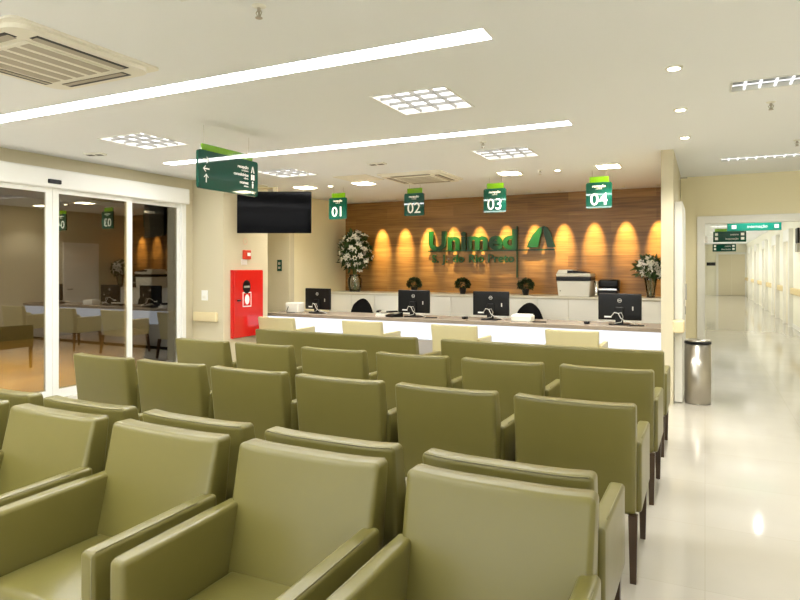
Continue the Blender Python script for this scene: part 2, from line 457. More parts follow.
def downlight(x, y, r, label, group, power, ang, col=WARM, square=False):
    t = thing('downlight', label, 'light', (x, y, H), 0, group)
    bm = bmesh.new()
    if square:
        obj('trim_ring', R(-r, r, -r, r, -.012, 0, .005, n=(1, 1, 1)), 'white_plastic', t)
        obj('lens', B(-r+.02, r-.02, -r+.02, r-.02, -.016, -.012), 'spot_on', t)
    else:
        obj('trim_ring', lathe(bm, [(r, 0), (r, -.006), (r*.85, -.012), (r*.7, -.012), (r*.7, 0)], 20, cap=False), 'white_plastic', t)
        bm = bmesh.new(); lathe(bm, [(r*.7, -.004), (r*.7, -.010)], 16); obj('lens', bm, 'spot_on', t)
    l = bpy.data.lights.new('lamp', 'SPOT'); l.energy = power; l.color = col; l.spot_size = ang; l.spot_blend = .6; l.shadow_soft_size = .04
    lo = bpy.data.objects.new('lamp', l); C.objects.link(lo); lo.parent = t; lo.location = (0, 0, -.02)
    return t
for (y, w) in ((4.37, 'nearest the viewer'), (5.54, 'second from the viewer'), (6.74, 'nearest the partition wall')):
    downlight(-.18, y, .055, 'small round downlight in the row along the walkway, ' + w, 'small walkway downlights', 18, radians(120))
for x, w in ((-1.10, 'beside sign 04'), (-2.39, 'behind sign 03'), (-4.67, 'between signs 01 and 02'), (-5.75, 'near the wall left of sign 01')):
    downlight(x, 8.2, .15, 'square lit downlight over the reception counter, ' + w, 'square counter downlights', 22, radians(120), square=True)
for x, w in ((-1.75, 'between signs 03 and 04'), (-5.30, 'just right of the television')):
    downlight(x, 8.25, .05, 'small round downlight over the reception counter, ' + w, 'small counter downlights', 8, radians(90))
# wall washing spots along the wood wall
for i in range(11):
    x = -.66 - .504*(10-i)
    t = thing('wall_spot', 'tiny wall washing spot by the wood wall, %s from its left end' %
              ('first', 'second', 'third', 'fourth', 'fifth', 'sixth', 'seventh', 'eighth', 'ninth', 'tenth', 'eleventh', 'twelfth')[i],
              'light', (x, WY-.36, H), 0, 'wall washing spots')
    bm = bmesh.new(); lathe(bm, [(.028, 0), (.028, -.008), (.02, -.012)], 12); obj('trim_ring', bm, 'white_plastic', t)
    l = bpy.data.lights.new('lamp', 'SPOT'); l.energy = 95; l.color = (1, .75, .38); l.spot_size = radians(27); l.spot_blend = 1; l.shadow_soft_size = .012
    lo = bpy.data.objects.new('lamp', l); C.objects.link(lo); lo.parent = t; lo.location = (0, 0, -.02)
    lo.rotation_euler = (radians(22.5), 0, 0)
# corridor lamps: the same long louvred lights carry on through the doorway
for i in range(8):
    y = 11.56+3.34*i
    louver_light('linear_louvred_light', clin[i], 13, 2, 'long louvred light on the corridor ceiling, %s from the doorway' % ('first', 'second', 'third', 'fourth', 'fifth', 'sixth', 'seventh', 'eighth')[i],
                 'long louvred walkway lights', .007, 'corr_lamp', 'blade_glow', (0,), 15)

def cassette(x, y, s, label, rz=0):
    t = thing('ceiling_air_conditioner', label, 'air conditioner', (x, y, H), rz, 'ceiling cassettes')
    a = s/2
    bm = bmesh.new()
    prism(bm, rrect(-a, a, -a, a, .04), 'z', -.012, 0)
    prism(bm, rrect(-a*.93, a*.93, -a*.93, a*.93, .10), 'z', -.038, -.012)
    obj('panel', bm, 'ac', t)
    g = a*.60
    gr = obj('intake_grille', R(-g, g, -g, g, -.048, -.038, .004, n=(1, 1, 1)), 'ac', t)
    for i in range(5):
        yy = -g*.82 + i*g*1.64/4
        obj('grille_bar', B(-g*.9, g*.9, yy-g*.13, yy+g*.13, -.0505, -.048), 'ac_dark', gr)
    for k in range(4):
        r = Matrix.Rotation(k*pi/2, 4, 'Z')
        bm = B(-g*1.02, g*1.02, a*.70, a*.84, -.0405, -.038); bm.transform(r); sl = obj('air_slot', bm, 'black', t)
        bm = bmesh.new(); prism(bm, [(a*.685, -.044), (a*.70, -.046), (a*.79, -.041), (a*.785, -.039)], 'x', -g*.98, g*.98)
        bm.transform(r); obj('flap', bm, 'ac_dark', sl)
        bm = B(-.05, .05, a*.63, a*.66, -.0405, -.038); bm.transform(Matrix.Rotation(k*pi/2+pi/4, 4, 'Z'))
        obj('corner_clip', bm, 'black', t)
cassette(-3.66, 2.43, .97, 'large square ceiling air conditioner near the viewer, at the upper left', pi/2)
cassette(-3.62, 8.0, .95, 'square ceiling air conditioner above the reception counter')
tag(obj('ceiling_access_hatch', B(-4.76, -4.22, 7.46, 8.02, H-.006, H), 'ac'), 'flat square access hatch beside the far air conditioner', 'hatch')

def vent(x, y, rz, label):
    t = thing('ceiling_vent', label, 'vent', (x, y, H), rz, 'small ceiling vents')
    obj('plate', R(-.11, .11, -.06, .06, -.02, 0, .006, n=(1, 1, 1)), 'white_plastic', t)
    obj('slot', B(-.09, -.02, -.03, .03, -.023, -.02, .02, .09, -.03, .03, -.023, -.02), 'black', t)
vent(-6.2, 4.74, .3, 'small slotted ceiling vent above the glass doors')
vent(-3.64, 6.72, 0, 'small slotted ceiling vent before the far air conditioner')
sp = None
for x, y, l in ((-1.984, 2.434, 'ceiling sprinkler nearest the viewer, between air conditioner and strip light'),
                (-2.05, 6.08, 'ceiling sprinkler at the edge of the louvred light before sign 03'),
                (.463, 5.62, 'ceiling sprinkler just past the nearer walkway light'), (.838, 7.404, 'ceiling sprinkler before the far walkway light'),
                (-1.962, 8.16, 'ceiling sprinkler between signs 03 and 04')):
    if sp is None:
        sp = thing('ceiling_sprinkler', l, 'sprinkler', (x, y, H+.002), 0, 'ceiling sprinklers')
        bm = bmesh.new(); lathe(bm, [(.035, 0), (.035, -.004), (.02, -.012)], 18); obj('rosette', bm, 'white_plastic', sp)
        bm = bmesh.new(); lathe(bm, [(.009, -.012), (.009, -.03), (.006, -.034), (.006, -.06)], 12); obj('body', bm, 'steel', sp)
        bm = bmesh.new(); tube(bm, [(-.006, 0, -.02), (-.018, 0, -.035), (-.006, 0, -.058)], .003); tube(bm, [(.006, 0, -.02), (.018, 0, -.035), (.006, 0, -.058)], .003)
        obj('yoke', bm, 'steel', sp)
        bm = bmesh.new(); lathe(bm, [(.018, -.06), (.018, -.063)], 14); obj('deflector', bm, 'steel', sp)
    else: dup(sp, (x, y, H+.002), 0, l)
t = thing('wall_sprinkler', 'small horizontal sprinkler high on the partition wall by the ceiling', 'sprinkler', (-.31, 9.2, 2.72))
bm = bmesh.new(); lathe(bm, [(.025, 0), (.02, .01)], 12); bm.transform(Matrix.Rotation(pi/2, 4, 'Y')); obj('rosette', bm, 'white_plastic', t)
bm = bmesh.new(); lathe(bm, [(.008, .01), (.008, .09), (.018, .095)], 10); bm.transform(Matrix.Rotation(pi/2, 4, 'Y')); obj('body', bm, 'steel', t)

# ================================================================== SIGNS
def number_sign(x, num):
    t = thing('hanging_sign', 'hanging green reception desk sign with number ' + num, 'sign', (x, 8.5, 0), 0, 'numbered desk signs')
    bm = bmesh.new(); prism(bm, rrect(-.165, .165, 2.29, 2.635, .025), 'y', -.012, .012)
    bd = obj('sign_board', bm, 'green', t)
    bm = bmesh.new(); prism(bm, rrect(-.125, .125, 2.60, 2.715, .012), 'y', .014, .024)
    obj('top_plate', bm, 'lime', t)
    bm = bmesh.new(); tube(bm, [(-.09, .019, 2.70), (-.09, .019, 2.80)], .002); tube(bm, [(.09, .019, 2.70), (.09, .019, 2.80)], .002)
    obj('hanging_wire', bm, 'steel', t)
    text('number', num, .225, 'letter_white', bd, (0, -.0125, 2.335), (pi/2, 0, 0), bold=.001, sx=1.02)
    text('caption', 'recepção', .046, 'letter_white', bd, (0, -.0125, 2.57), (pi/2, 0, 0), bold=.0016, extr=.001)
    text('subcaption', 'central', .028, 'letter_white', bd, (0, -.0125, 2.541), (pi/2, 0, 0), extr=.001)
for x, n in ((-5.32, '01'), (-3.96, '02'), (-2.69, '03'), (-1.26, '04')): number_sign(x, n)

# directional sign, edge-on to the entrance wall, read from the walkway side
t = thing('directional_sign', 'large hanging green directional sign with arrows, near the glass doors', 'sign', (-4.06, 4.54, 0))
bm = bmesh.new(); prism(bm, rrect(-.41, .41, 2.215, 2.565, .03), 'x', -.012, .012); bd = obj('sign_board', bm, 'green', t)
bm = bmesh.new(); prism(bm, rrect(-.34, .36, 2.50, 2.63, .01), 'x', -.026, -.016); obj('top_plate', bm, 'lime', t)
bm = bmesh.new(); tube(bm, [(-.021, -.31, 2.62), (-.021, -.31, 2.80)], .0016); tube(bm, [(-.021, .31, 2.62), (-.021, .31, 2.80)], .0016)
obj('hanging_wire', bm, 'steel', t)
RS = (pi/2, 0, pi/2)
def arrow(y, z, ang):
    bm = bmesh.new(); r = .04; w = .006
    def rot(p): return (p[0]*cos(ang)-p[1]*sin(ang), p[0]*sin(ang)+p[1]*cos(ang))
    for pl in ([(-r, -w), (r*.8, -w), (r*.8, w), (-r, w)], [(r, 0), (r*.15, r*.8), (r*.15, r*.55), (r*.75, 0)], [(r, 0), (r*.75, 0), (r*.15, -r*.55), (r*.15, -r*.8)]):
        prism(bm, [(y+rot(p)[0], z+rot(p)[1]) for p in pl], 'x', .0122, .0135)
    obj('arrow', bm, 'letter_white', bd)
arrow(-.31, 2.48, 0); arrow(-.31, 2.40, pi); arrow(-.31, 2.315, pi/2)
for z, a, b in ((2.475, 'recepção', 'reception'), (2.40, 'consultórios', 'offices'), (2.325, 'exames', 'exams')):
    text('caption', a, .042, 'letter_white', bd, (.0125, .265, z), RS, 'RIGHT', .001, .001)
    text('subcaption', b, .026, 'letter_white', bd, (.0125, .265, z-.028), RS, 'RIGHT', .001)
for z in (2.475, 2.40, 2.325):
    bm = bmesh.new()
    if z > 2.45: prism(bm, [(.305, z-.03), (.318, z-.03), (.33, z+.02), (.342, z-.03), (.355, z-.03), (.338, z+.035), (.322, z+.035)], 'x', .0122, .0135)
    elif z > 2.35:
        for yy in (.305, .333): prism(bm, rrect(yy, yy+.022, z-.025, z+.03, .006), 'x', .0122, .0135)
    else:
        prism(bm, [(.33+.011*cos(q*pi/5), z+.028+.011*sin(q*pi/5)) for q in range(10)], 'x', .0122, .0135)
        prism(bm, [(.322, z-.03), (.338, z-.03), (.342, z+.014), (.318, z+.014)], 'x', .0122, .0135)
    obj('pictogram', bm, 'letter_white', bd)
bm = bmesh.new(); prism(bm, [(.30, 2.245), (.36, 2.238), (.36, 2.246), (.30, 2.256)], 'x', .0122, .0135); obj('logo', bm, 'letter_white', bd)

# corridor signs
t = thing('hanging_sign', 'teal hanging sign just beyond the corridor doorway', 'sign', (.74, 12, 0))
bd = obj('sign_board', R(-.40, .40, -.012, .012, 2.13, 2.27, .008, n=(1, 1, 1)), 'teal', t)
text('caption', 'internação', .07, 'letter_white', bd, (.05, -.0125, 2.18), (pi/2, 0, 0), extr=.001)
bm = bmesh.new(); box(bm, -.33, -.26, -.0135, -.0122, 2.17, 2.23); box(bm, .30, .36, -.0135, -.0122, 2.17, 2.23); obj('pictogram', bm, 'letter_white', bd)
bm = bmesh.new(); tube(bm, [(-.3, 0, 2.27), (-.3, 0, H)], .003); tube(bm, [(.3, 0, 2.27), (.3, 0, H)], .003); obj('hanging_wire', bm, 'steel', t)
def corr_sign(x, y, z0, z1, w, label, top):
    t = thing('hanging_sign', label, 'sign', (x, y, 0))
    bd = obj('sign_board', R(-w, w, -.015, .015, z0, z1, .012, n=(1, 1, 1)), 'green', t)
    if top: obj('top_plate', R(-w*.9, w*.85, .016, .03, z1-.02, z1+.09, .006, n=(1, 1, 1)), 'lime', t)
    bm = bmesh.new(); tube(bm, [(-w*.7, .02, z1-.01), (-w*.7, .02, H)], .003); tube(bm, [(w*.7, .02, z1-.01), (w*.7, .02, H)], .003); obj('hanging_wire', bm, 'steel', t)
    hh = z1-z0
    text('caption', 'centro', hh*.26, 'letter_white', bd, (w*.55, -.0155, z0+hh*.62), (pi/2, 0, 0), 'RIGHT', .001)
    text('caption', 'internação', hh*.26, 'letter_white', bd, (w*.55, -.0155, z0+hh*.22), (pi/2, 0, 0), 'RIGHT', .001)
    bm = bmesh.new()
    for q in (.2, .6): box(bm, w*.68, w*.88, -.018, -.0152, z0+hh*q, z0+hh*(q+.25)); box(bm, -w*.88, -w*.7, -.018, -.0152, z0+hh*q, z0+hh*(q+.25))
    obj('pictogram', bm, 'letter_white', bd)
corr_sign(.66, 21, 2.28, 2.60, .44, 'dark green hanging sign with lime top inside the corridor', True)
corr_sign(.68, 27.5, 2.15, 2.45, .41, 'lower dark green hanging sign, farther back in the corridor', False)
t = thing('door_plaque', 'small dark plaque on the far end wall of the corridor', 'sign', (.30, 38.203, 1.72))
obj('plate', B(-.22, .22, -.012, 0, -.09, .09), 'black', t)
t = thing('wall_monitor', 'black wall box with pale base on the right corridor wall edge', 'box', (1.999, 17.35, 0))
obj('screen', R(-.05, 0, -.2, .2, 2.09, 2.45, .01, n=(1, 1, 1)), 'black', t)
obj('shelf', R(-.06, 0, -.19, .19, 1.88, 2.085, .01, n=(1, 1, 1)), 'grey_plastic', t)

# lettering on the wood wall
t = thing('wall_lettering', 'green raised lettering and emblem on the wood panelled wall', 'sign', (0, WY, 0))
def yoff(z): return -.05
bm = None
S = 1.02
RX = (pi/2, 0, 0)
tx = text('lettering', 'Unimed', .475, 'logo_green', t, (-4.69, -.055, 1.845), RX, 'LEFT', .02, .018)
def width(o): return max(v.co.x for v in o.data.vertices)-min(v.co.x for v in o.data.vertices)
xw = -4.62
for wd in ('S.', 'J.', 'do', 'Rio', 'Preto'):
    o = text('lettering', wd, .205, 'logo_green', t, (xw, -.045, 1.605), RX, 'LEFT', .012, .004, 1.06)
    xw += width(o)*1.06 + .085
for o, w in ((tx, 1.70),):
    d = max(v.co.x for v in o.data.vertices)-min(v.co.x for v in o.data.vertices); o.scale.x = w/d
bm = bmesh.new()
prism(bm, [(-2.80, 1.86), (-2.77, 1.95), (-2.70, 2.08), (-2.60, 2.19), (-2.52, 2.22), (-2.535, 2.13), (-2.575, 2.00), (-2.60, 1.86)], 'y', -.075, -.035)
prism(bm, [(-2.51, 2.235), (-2.44, 2.20), (-2.38, 2.10), (-2.345, 1.97), (-2.30, 1.86), (-2.44, 1.86), (-2.47, 1.98), (-2.50, 2.08)], 'y', -.075, -.035)
obj('emblem', bm, 'logo_green', t)
obj('rule', B(-4.70, -2.32, -.05, -.03, 1.805, 1.83, -2.995, -2.97, -.05, -.03, 1.33, 2.24), 'logo_green', t)
obj('standoff', B(-4.5, -4.48, -.03, 0, 1.81, 1.825, -3.6, -3.58, -.03, 0, 1.81, 1.825, -2.5, -2.48, -.03, 0, 1.81, 1.825, -2.99, -2.975, -.03, 0, 2.0, 2.02,
                  -2.60, -2.58, -.035, 0, 2.1, 2.12, -2.44, -2.42, -.035, 0, 2.0, 2.02, -4.6, -4.58, -.035, 0, 1.9, 1.92, -4.3, -4.28, -.033, 0, 1.66, 1.68, -3.3, -3.28, -.033, 0, 1.66, 1.68), 'steel', t)

# ================================================================== LEFT WALL FITTINGS
t = thing('wall_television', 'black television on an arm above the red cabinet', 'television', (-5.57, 7.18, 2.30), radians(26.3))
obj('screen', R(-.535, .535, -.03, .0, -.30, .30, .008, n=(1, 1, 1)), 'screen', t)
obj('casing', R(-.50, .50, .0, .05, -.27, .27, .02, n=(1, 1, 1)), 'black', t)
bm = bmesh.new(); box(bm, -.12, .12, .05, .065, -.12, .30); box(bm, -.03, .03, .065, .095, -.1, .38)
tube(bm, [(0, .08, .36), (-.30, .17, .37), (-.56, .33, .37)], .016, 8)
obj('wall_arm', bm, 'trim', t)

XP = -6.21
t = thing('fire_hose_cabinet', 'red fire hose cabinet recessed on the pillar wall under the television', 'cabinet', (XP, 7.31, 0))
obj('box', B(0, .05, -.335, .335, .47, 1.47), 'red', t)
dr = obj('door', R(.05, .068, -.325, .325, .48, 1.46, .005, n=(1, 1, 1)), 'red', t)
def disc(bm, y, z, ry, rz_, x0, x1, n=28): prism(bm, [(y+ry*cos(2*pi*i/n), z+rz_*sin(2*pi*i/n)) for i in range(n)], 'x', x0, x1)
bm = bmesh.new(); disc(bm, -.06, 1.22, .085, .10, .068, .074); rv = obj('round_window', bm, 'black', dr)
obj('label_strip', B(.074, .0755, -.12, .0, 1.205, 1.235), 'grey_plastic', rv)
obj('sticker', B(.068, .0695, -.145, .045, .92, 1.14), 'letter_white', dr)
stx = obj('sticker_field', B(.0695, .0705, -.132, .032, .935, 1.125), 'red', dr)
bm = bmesh.new(); disc(bm, -.05, 1.03, .05, .075, .0705, .0715); obj('hydrant_symbol', bm, 'letter_white', dr)
obj('latch', R(.068, .09, -.27, -.20, 1.01, 1.035, .006, n=(1, 1, 1)), 'black', dr)
t = thing('fire_alarm_button', 'small orange red fire alarm box above the red cabinet', 'alarm', (XP-.002, 7.31, 1.70))
obj('box', R(0, .05, -.075, .075, -.07, .07, .012, n=(1, 1, 1)), 'red_dark', t)
obj('button', R(.05, .058, -.02, .05, -.02, .03, .004, n=(1, 1, 1)), 'letter_white', t)
obj('backplate', B(0, .012, -.10, .02, -.15, -.07), 'white_plastic', t)
t = thing('wall_sticker', 'faint red round sticker above the fire alarm box', 'sticker', (XP, 7.30, 1.90))
bm = bmesh.new(); n = 24
for i in range(n):
    a, b = 2*pi*i/n, 2*pi*(i+1)/n
    prism(bm, [(.05*cos(a), .05*sin(a)), (.05*cos(b), .05*sin(b)), (.04*cos(b), .04*sin(b)), (.04*cos(a), .04*sin(a))], 'x', 0, .002)
obj('ring', bm, mat('pale_red_vinyl', (224, 190, 164), .6), t)
t = thing('wall_switch', 'white double switch plate on the pillar above the bumper rail', 'switch', (-6.56, 6.83, 1.10))
obj('plate', R(-.06, .06, -.012, 0, -.075, .075, .005, n=(1, 1, 1)), 'letter_white', t)
obj('rocker', R(-.035, .035, -.018, -.012, -.045, .0, .003, n=(1, 1, 1)), 'white_plastic', t)
t = thing('wall_plaque', 'small dark green plaque on the wall left of the reception alcove', 'sign', (-6.75, 8.85, 1.545))
obj('plate', R(-.05, .05, -.015, 0, -.10, .10, .006, n=(1, 1, 1)), 'green', t)
obj('pictogram', B(-.025, .025, -.017, -.015, .01, .06, -.025, .025, -.017, -.015, -.06, -.02), 'grey_plastic', t)

# ================================================================== ARMCHAIRS
def make_chair(name, label, cat, W, Ht, arm_z, leather, seam, legm, seats=1, D=.625, group=None, taper=False):
    t = thing(name, label, cat, (0, 0, 0), 0, group)
    hw = W/2
    z0, z1 = .315, Ht
    span = hw
    def back_def(x, y, z):
        u = (z-z0)/(z1-z0); s = y          # y in 0..1 spans rear to front
        rear = .055*(1-u)
        front = .215 + (.082-.215)*max(0, u)**.9
        xn = x/span
        bul = (1-xn*xn)*sin(pi*min(1, max(0, u)))
        yy = rear + s*(front-rear) + (.014*bul if s > .5 else -.006*bul)
        zz = z - (.013*(1-xn**4)*u**3 if seats == 1 else .006*(1-xn**8)*u**3)
        xx = x*(1-.018*(1-u)) if seats == 1 else x
        if taper: xx = x*(1-.10*max(0, 1-u)**1.5)
        return xx, yy, zz
    bm = bmesh.new()
    # rounded slab in real dimensions then remapped so that rear=0 and front=1
    th = .13
    rbox(bm, -hw+.020, hw-.020, 0, th, z0, z1, .022, n=(8*seats, 2, 8))
    for v in bm.verts: v.co = Vector(back_def(v.co.x, v.co.y/th, v.co.z))
    obj('backrest', bm, leather, t, smooth=True)
    aw = .062
    def seat_def(x, y, z):
        if z > .40: z += .012*(1-(x/(hw-aw))**2)*sin(pi*min(1, max(0, (y-.1)/(D-.1))))
        return x, y, z
    obj('seat', R(-hw+aw-.004, hw-aw+.004, .16, D-.012, .318, .435, .03, n=(6*seats, 6, 1), deform=seat_def), leather, t, smooth=True)
    az0, az1 = arm_z
    for s in (-1, 1):
        def arm_def(x, y, z):
            top = az0 + (az1-az0)*(y/D)
            u = (z-.318)/(.66-.318)
            return x, y, .318 + u*(top-.318)
        a, b = sorted((s*(hw-.001), s*(hw-aw)))
        ar = obj('armrest', R(a, b, .10, D, .318, .66, .017, n=(1, 6, 3), deform=arm_def), leather, t, smooth=True)
        zt = lambda y: az0+(az1-az0)*(y/D)
        xo = s*(hw-.010)
        pts = [(xo, y, zt(y)-.0025) for y in (.20, .32, .44, .56, D-.02)] + [(xo, D-.005, zt(D)-.010), (xo, D-.0035, zt(D)-.05), (xo, D-.0035, .34)]
        bm = bmesh.new(); tube(bm, pts, .0032, 5); obj('piping', bm, seam, ar, smooth=True)
    xs = [(hw-.036)*(-1+2*i/14) for i in range(15)]
    bm = bmesh.new()
    tube(bm, [Vector(back_def(x, .055, z1-.004)) for x in xs], .0032, 5)
    obj('piping', bm, seam, t, smooth=True)
    lx = [-(hw-.035), hw-.035] if seats == 1 else [-(hw-.035), 0, hw-.035]
    for x in lx:
        for y in (.055, D-.028):
            bm = bmesh.new(); w0, w1 = .021, .014
            dx = 0 if not taper else (.03 if x > 0 else -.03); dy = 0 if not taper else (.03 if y > .3 else -.03)
            top = [(x-w0, y-w0), (x+w0, y-w0), (x+w0, y+w0), (x-w0, y+w0)]; bot = [(x+dx-w1, y+dy-w1), (x+dx+w1, y+dy-w1), (x+dx+w1, y+dy+w1), (x+dx-w1, y+dy+w1)]
            T = [bm.verts.new((p[0], p[1], .325)) for p in top]; Bt = [bm.verts.new((p[0], p[1], 0)) for p in bot]
            bm.faces.new(T); bm.faces.new(Bt)
            for i in range(4): bm.faces.new((T[i], T[(i+1) % 4], Bt[(i+1) % 4], Bt[i]))
            obj('leg', bm, legm, t)
    return t

ordn = ('rightmost', 'second from the right', 'third from the right', 'fourth from the right', 'fifth from the right', 'sixth from the right')
G = 'olive waiting room armchairs'
ch0 = None
def place(x, y, rz, label):
    global ch0
    if ch0 is None:
        ch0 = make_chair('armchair', label, 'chair', .626, .860, (.662, .648), 'leather', 'seam', 'leg', group=G)
        ch0.location = (x, y, 0); ch0.rotation_euler = (0, 0, rz)
    else: dup(ch0, (x, y, 0), rz, label, G)
J = [0, .012, -.015, .008, -.012, .01]
for i in range(5):
    place((-.566, -1.255, -1.938, -2.63, -3.33)[i], 1.865, pi+J[i]*.6, 'olive armchair facing the viewer in the front row, ' + ordn[i])
for i in range(6):
    place(-.600-.692*i, 1.968, J[(i+2) % 6]*.5, 'olive armchair back to back with the front row, ' + ordn[i])
for i in range(6):
    place(-.584-.680*i, 3.07, J[(i+3) % 6]*.6, 'olive armchair facing away in the row after the back-to-back chairs, ' + ordn[i])
for i in range(6):
    place(-.582-.699*i, 4.165, J[(i+4) % 6]*.6, 'olive armchair facing away in the row just before the sofas, ' + ordn[i])
b1 = make_chair('waiting_sofa', 'long olive leather three seat sofa facing the counter, right one', 'sofa', 1.94, .845, (.66, .648), 'leather', 'seam', 'leg', seats=3, group='long olive sofas')
b1.location = (-1.24, 5.26, 0)
dup(b1, (-3.395, 5.26, 0), 0, 'long olive leather three seat sofa facing the counter, left one', 'long olive sofas')
cr = None
for x, n, rz in ((-5.70, '01', .03), (-4.24, '02', 0), (-2.885, '03', 0), (-1.405, '04', -.02)):
    l = 'cream leather visitor armchair at the reception counter below sign ' + n
    if cr is None:
        cr = make_chair('visitor_armchair', l, 'chair', .66, .775, (.60, .60), 'cream_leather', 'cream_seam', 'mid_leg', D=.60, group='cream visitor chairs', taper=True)
        cr.location = (x, 7.35, 0); cr.rotation_euler = (0, 0, rz)
    else: dup(cr, (x, 7.35, 0), rz, l)

# ================================================================== RECEPTION COUNTER
CY = 8.2; CZ = .76
t = thing('reception_counter', 'long reception counter with taupe top and backlit white front', 'counter', (-3.49, CY, 0))
obj('worktop', R(-3.04, 3.05, 0, .72, CZ-.055, CZ, .006, n=(1, 1, 1)), 'stone', t)
for i in range(4):
    a = -3.03 + i*1.52
    obj('light_panel', B(a, a+1.515, .02, .035, .46, CZ-.056), 'led', t)
    obj('base_panel', B(a, a+1.515, .015, .04, .06, .455), 'panel_grey', t)
obj('body', B(-3.03, 3.05, .042, .08, .0, CZ-.056, -3.03, -2.99, .08, .70, 0, CZ-.056, 3.01, 3.05, .08, .70, 0, CZ-.056), 'cab', t)
obj('plinth', B(-3.03, 3.05, .03, .041, 0, .055), 'black', t)

# credenza units along the wood wall
KY = 10.1; KZ = 1.04
tag(obj('credenza_top', R(-6.54, -.44, KY-.02, WY-.002, KZ-.035, KZ, .005, n=(1, 1, 1)), 'cab'), 'continuous cream worktop along the wood wall behind the counter', 'worktop')
n = 6; w = 6.08/n
for i in range(n):
    x0 = -6.53 + i*w
    k = thing('storage_cabinet', 'white storage cabinet under the back worktop, %s from the left' % ('first', 'second', 'third', 'fourth', 'fifth', 'sixth')[i], 'cabinet', (x0, KY, 0), 0, 'white back cabinets')
    obj('carcass', B(.002, w-.002, .02, .62, .0, KZ-.036), 'cab', k)
    for s in range(2):
        d = obj('door', B(.006+s*(w/2-.002), w/2-.006+s*(w/2), 0, .018, .08, KZ-.05), 'white', k)

# monitors
def monitor(x, y, rz, n):
    t = thing('computer_monitor', 'black computer monitor seen from behind on the counter under sign ' + n, 'monitor', (x, y, CZ), rz, 'counter monitors')
    def curve(xx, yy, zz):
        if yy < 0: yy *= (1-.55*(xx/.27)**2*1)
        return xx, yy, zz
    bz = .06
    bm = R(-.268, .268, -.032, .012, bz, bz+.345, .012, n=(6, 1, 4)); c = obj('casing', bm, 'black', t, smooth=True)
    obj('screen', B(-.255, .255, .0125, .016, bz+.015, bz+.31), 'screen', c)
    bm = bmesh.new()
    nn = 24
    for i in range(nn):
        a, b = 2*pi*i/nn, 2*pi*(i+1)/nn
        prism(bm, [(.026*cos(a), bz+.255+.026*sin(a)), (.026*cos(b), bz+.255+.026*sin(b)), (.021*cos(b), bz+.255+.021*sin(b)), (.021*cos(a), bz+.255+.021*sin(a))], 'y', -.034, -.032)
    lg = obj('logo_ring', bm, 'cable', c)
    text('logo_text', 'DELL', .018, 'cable', c, (0, -.0325, bz+.249), (pi/2, 0, 0), extr=.0008, bold=.0005)
    obj('sticker', B(-.19, -.10, -.0335, -.032, bz+.03, bz+.05), 'letter_white', c)
    obj('slot_cover', B(.155, .17, -.0335, -.032, bz+.13, bz+.18), 'cable', c)
    bm = bmesh.new(); rbox(bm, -.05, .05, -.06, -.03, .015, bz+.17, .01, n=(1, 1, 1)); obj('stand_neck', bm, 'black', t)
    bm = bmesh.new(); prism(bm, rrect(-.13, .13, -.13, .09, .05), 'z', 0, .016); obj('stand_base', bm, 'black', t)
    bm = bmesh.new()
    tube(bm, [(-.10, -.045, bz+.05), (-.06, -.075, bz+.10), (-.01, -.085, bz+.09), (.02, -.085, bz+.03), (.08, -.09, bz-.01), (.16, -.07, .03), (.22, -.04, .006)], .006)
    tube(bm, [(-.02, -.075, bz+.09), (.03, -.09, bz+.10), (.05, -.085, bz+.05), (.03, -.085, .04), (-.06, -.08, .02)], .005)
    obj('cable', bm, 'cable', t, smooth=True)
    return t
for x, n, rz in ((-5.71, '01', -.14), (-3.97, '02', -.05), (-2.75, '03', .0), (-1.0, '04', .0)): monitor(x, 8.52, rz, n)
# small desk things
def keyboardish(name, label, cat, x, y, rz, parts, group=None):
    t = thing(name, label, cat, (x, y, CZ), rz, group)
    for pn, bm, m in parts: obj(pn, bm, m, t, smooth=True)
    return t
def tissue(x, y, rz, label, name='document_tray'):
    return keyboardish(name, label, 'box', x, y, rz, [('body', R(-.14, .14, -.10, .10, 0, .085, .012), 'white_plastic'), ('lid', R(-.125, .125, -.085, .085, .085, .10, .006), 'letter_white')], 'white desk boxes')
tissue(-2.27, 8.45, 0, 'white low box on the counter right of the monitor under sign 03')
t = thing('card_printer', 'upright white box with black cord on the counter left of monitor 01', 'box', (-6.15, 8.48, CZ))
obj('body', R(-.13, .13, -.10, .10, 0, .165, .02), 'white_plastic', t, smooth=True)
bm = bmesh.new(); tube(bm, [(-.06, -.105, .10), (-.075, -.115, .05), (-.085, -.13, .006), (-.02, -.16, .006), (.10, -.15, .006)], .006); obj('cord', bm, 'black', t, smooth=True)
def phone(x, y, rz, label, base='black'):
    t = thing('desk_phone', label, 'telephone', (x, y, CZ), rz, 'desk phones')
    bm = bmesh.new(); prism(bm, [(-.10, 0), (.10, 0), (.10, .07), (-.10, .03)], 'x', -.09, .09); obj('base', bm, base, t)
    bm = bmesh.new(); rbox(bm, -.085, -.035, -.10, .10, .06, .09, .014, n=(1, 3, 1)); obj('handset', bm, 'black', t, smooth=True)
    obj('keypad', B(-.02, .075, -.06, .05, .05, .066), 'grey_plastic', t)
phone(-4.46, 8.42, .3, 'pale desk phone with black handset left of the monitor under sign 02', 'white_plastic')
phone(-4.22, 8.34, -.5, 'black desk phone just before the monitor under sign 02')
def mouse(x, y, label):
    o = obj('computer_mouse', R(-.035, .035, -.055, .055, 0, .036, .018), 'black', None, (x, y, CZ), smooth=True)
    tag(o, label, 'mouse', 'computer mice')
mouse(-3.13, 8.46, 'small black mouse left of the monitor under sign 03')
mouse(-1.40, 8.42, 'small black mouse left of the monitor under sign 04')
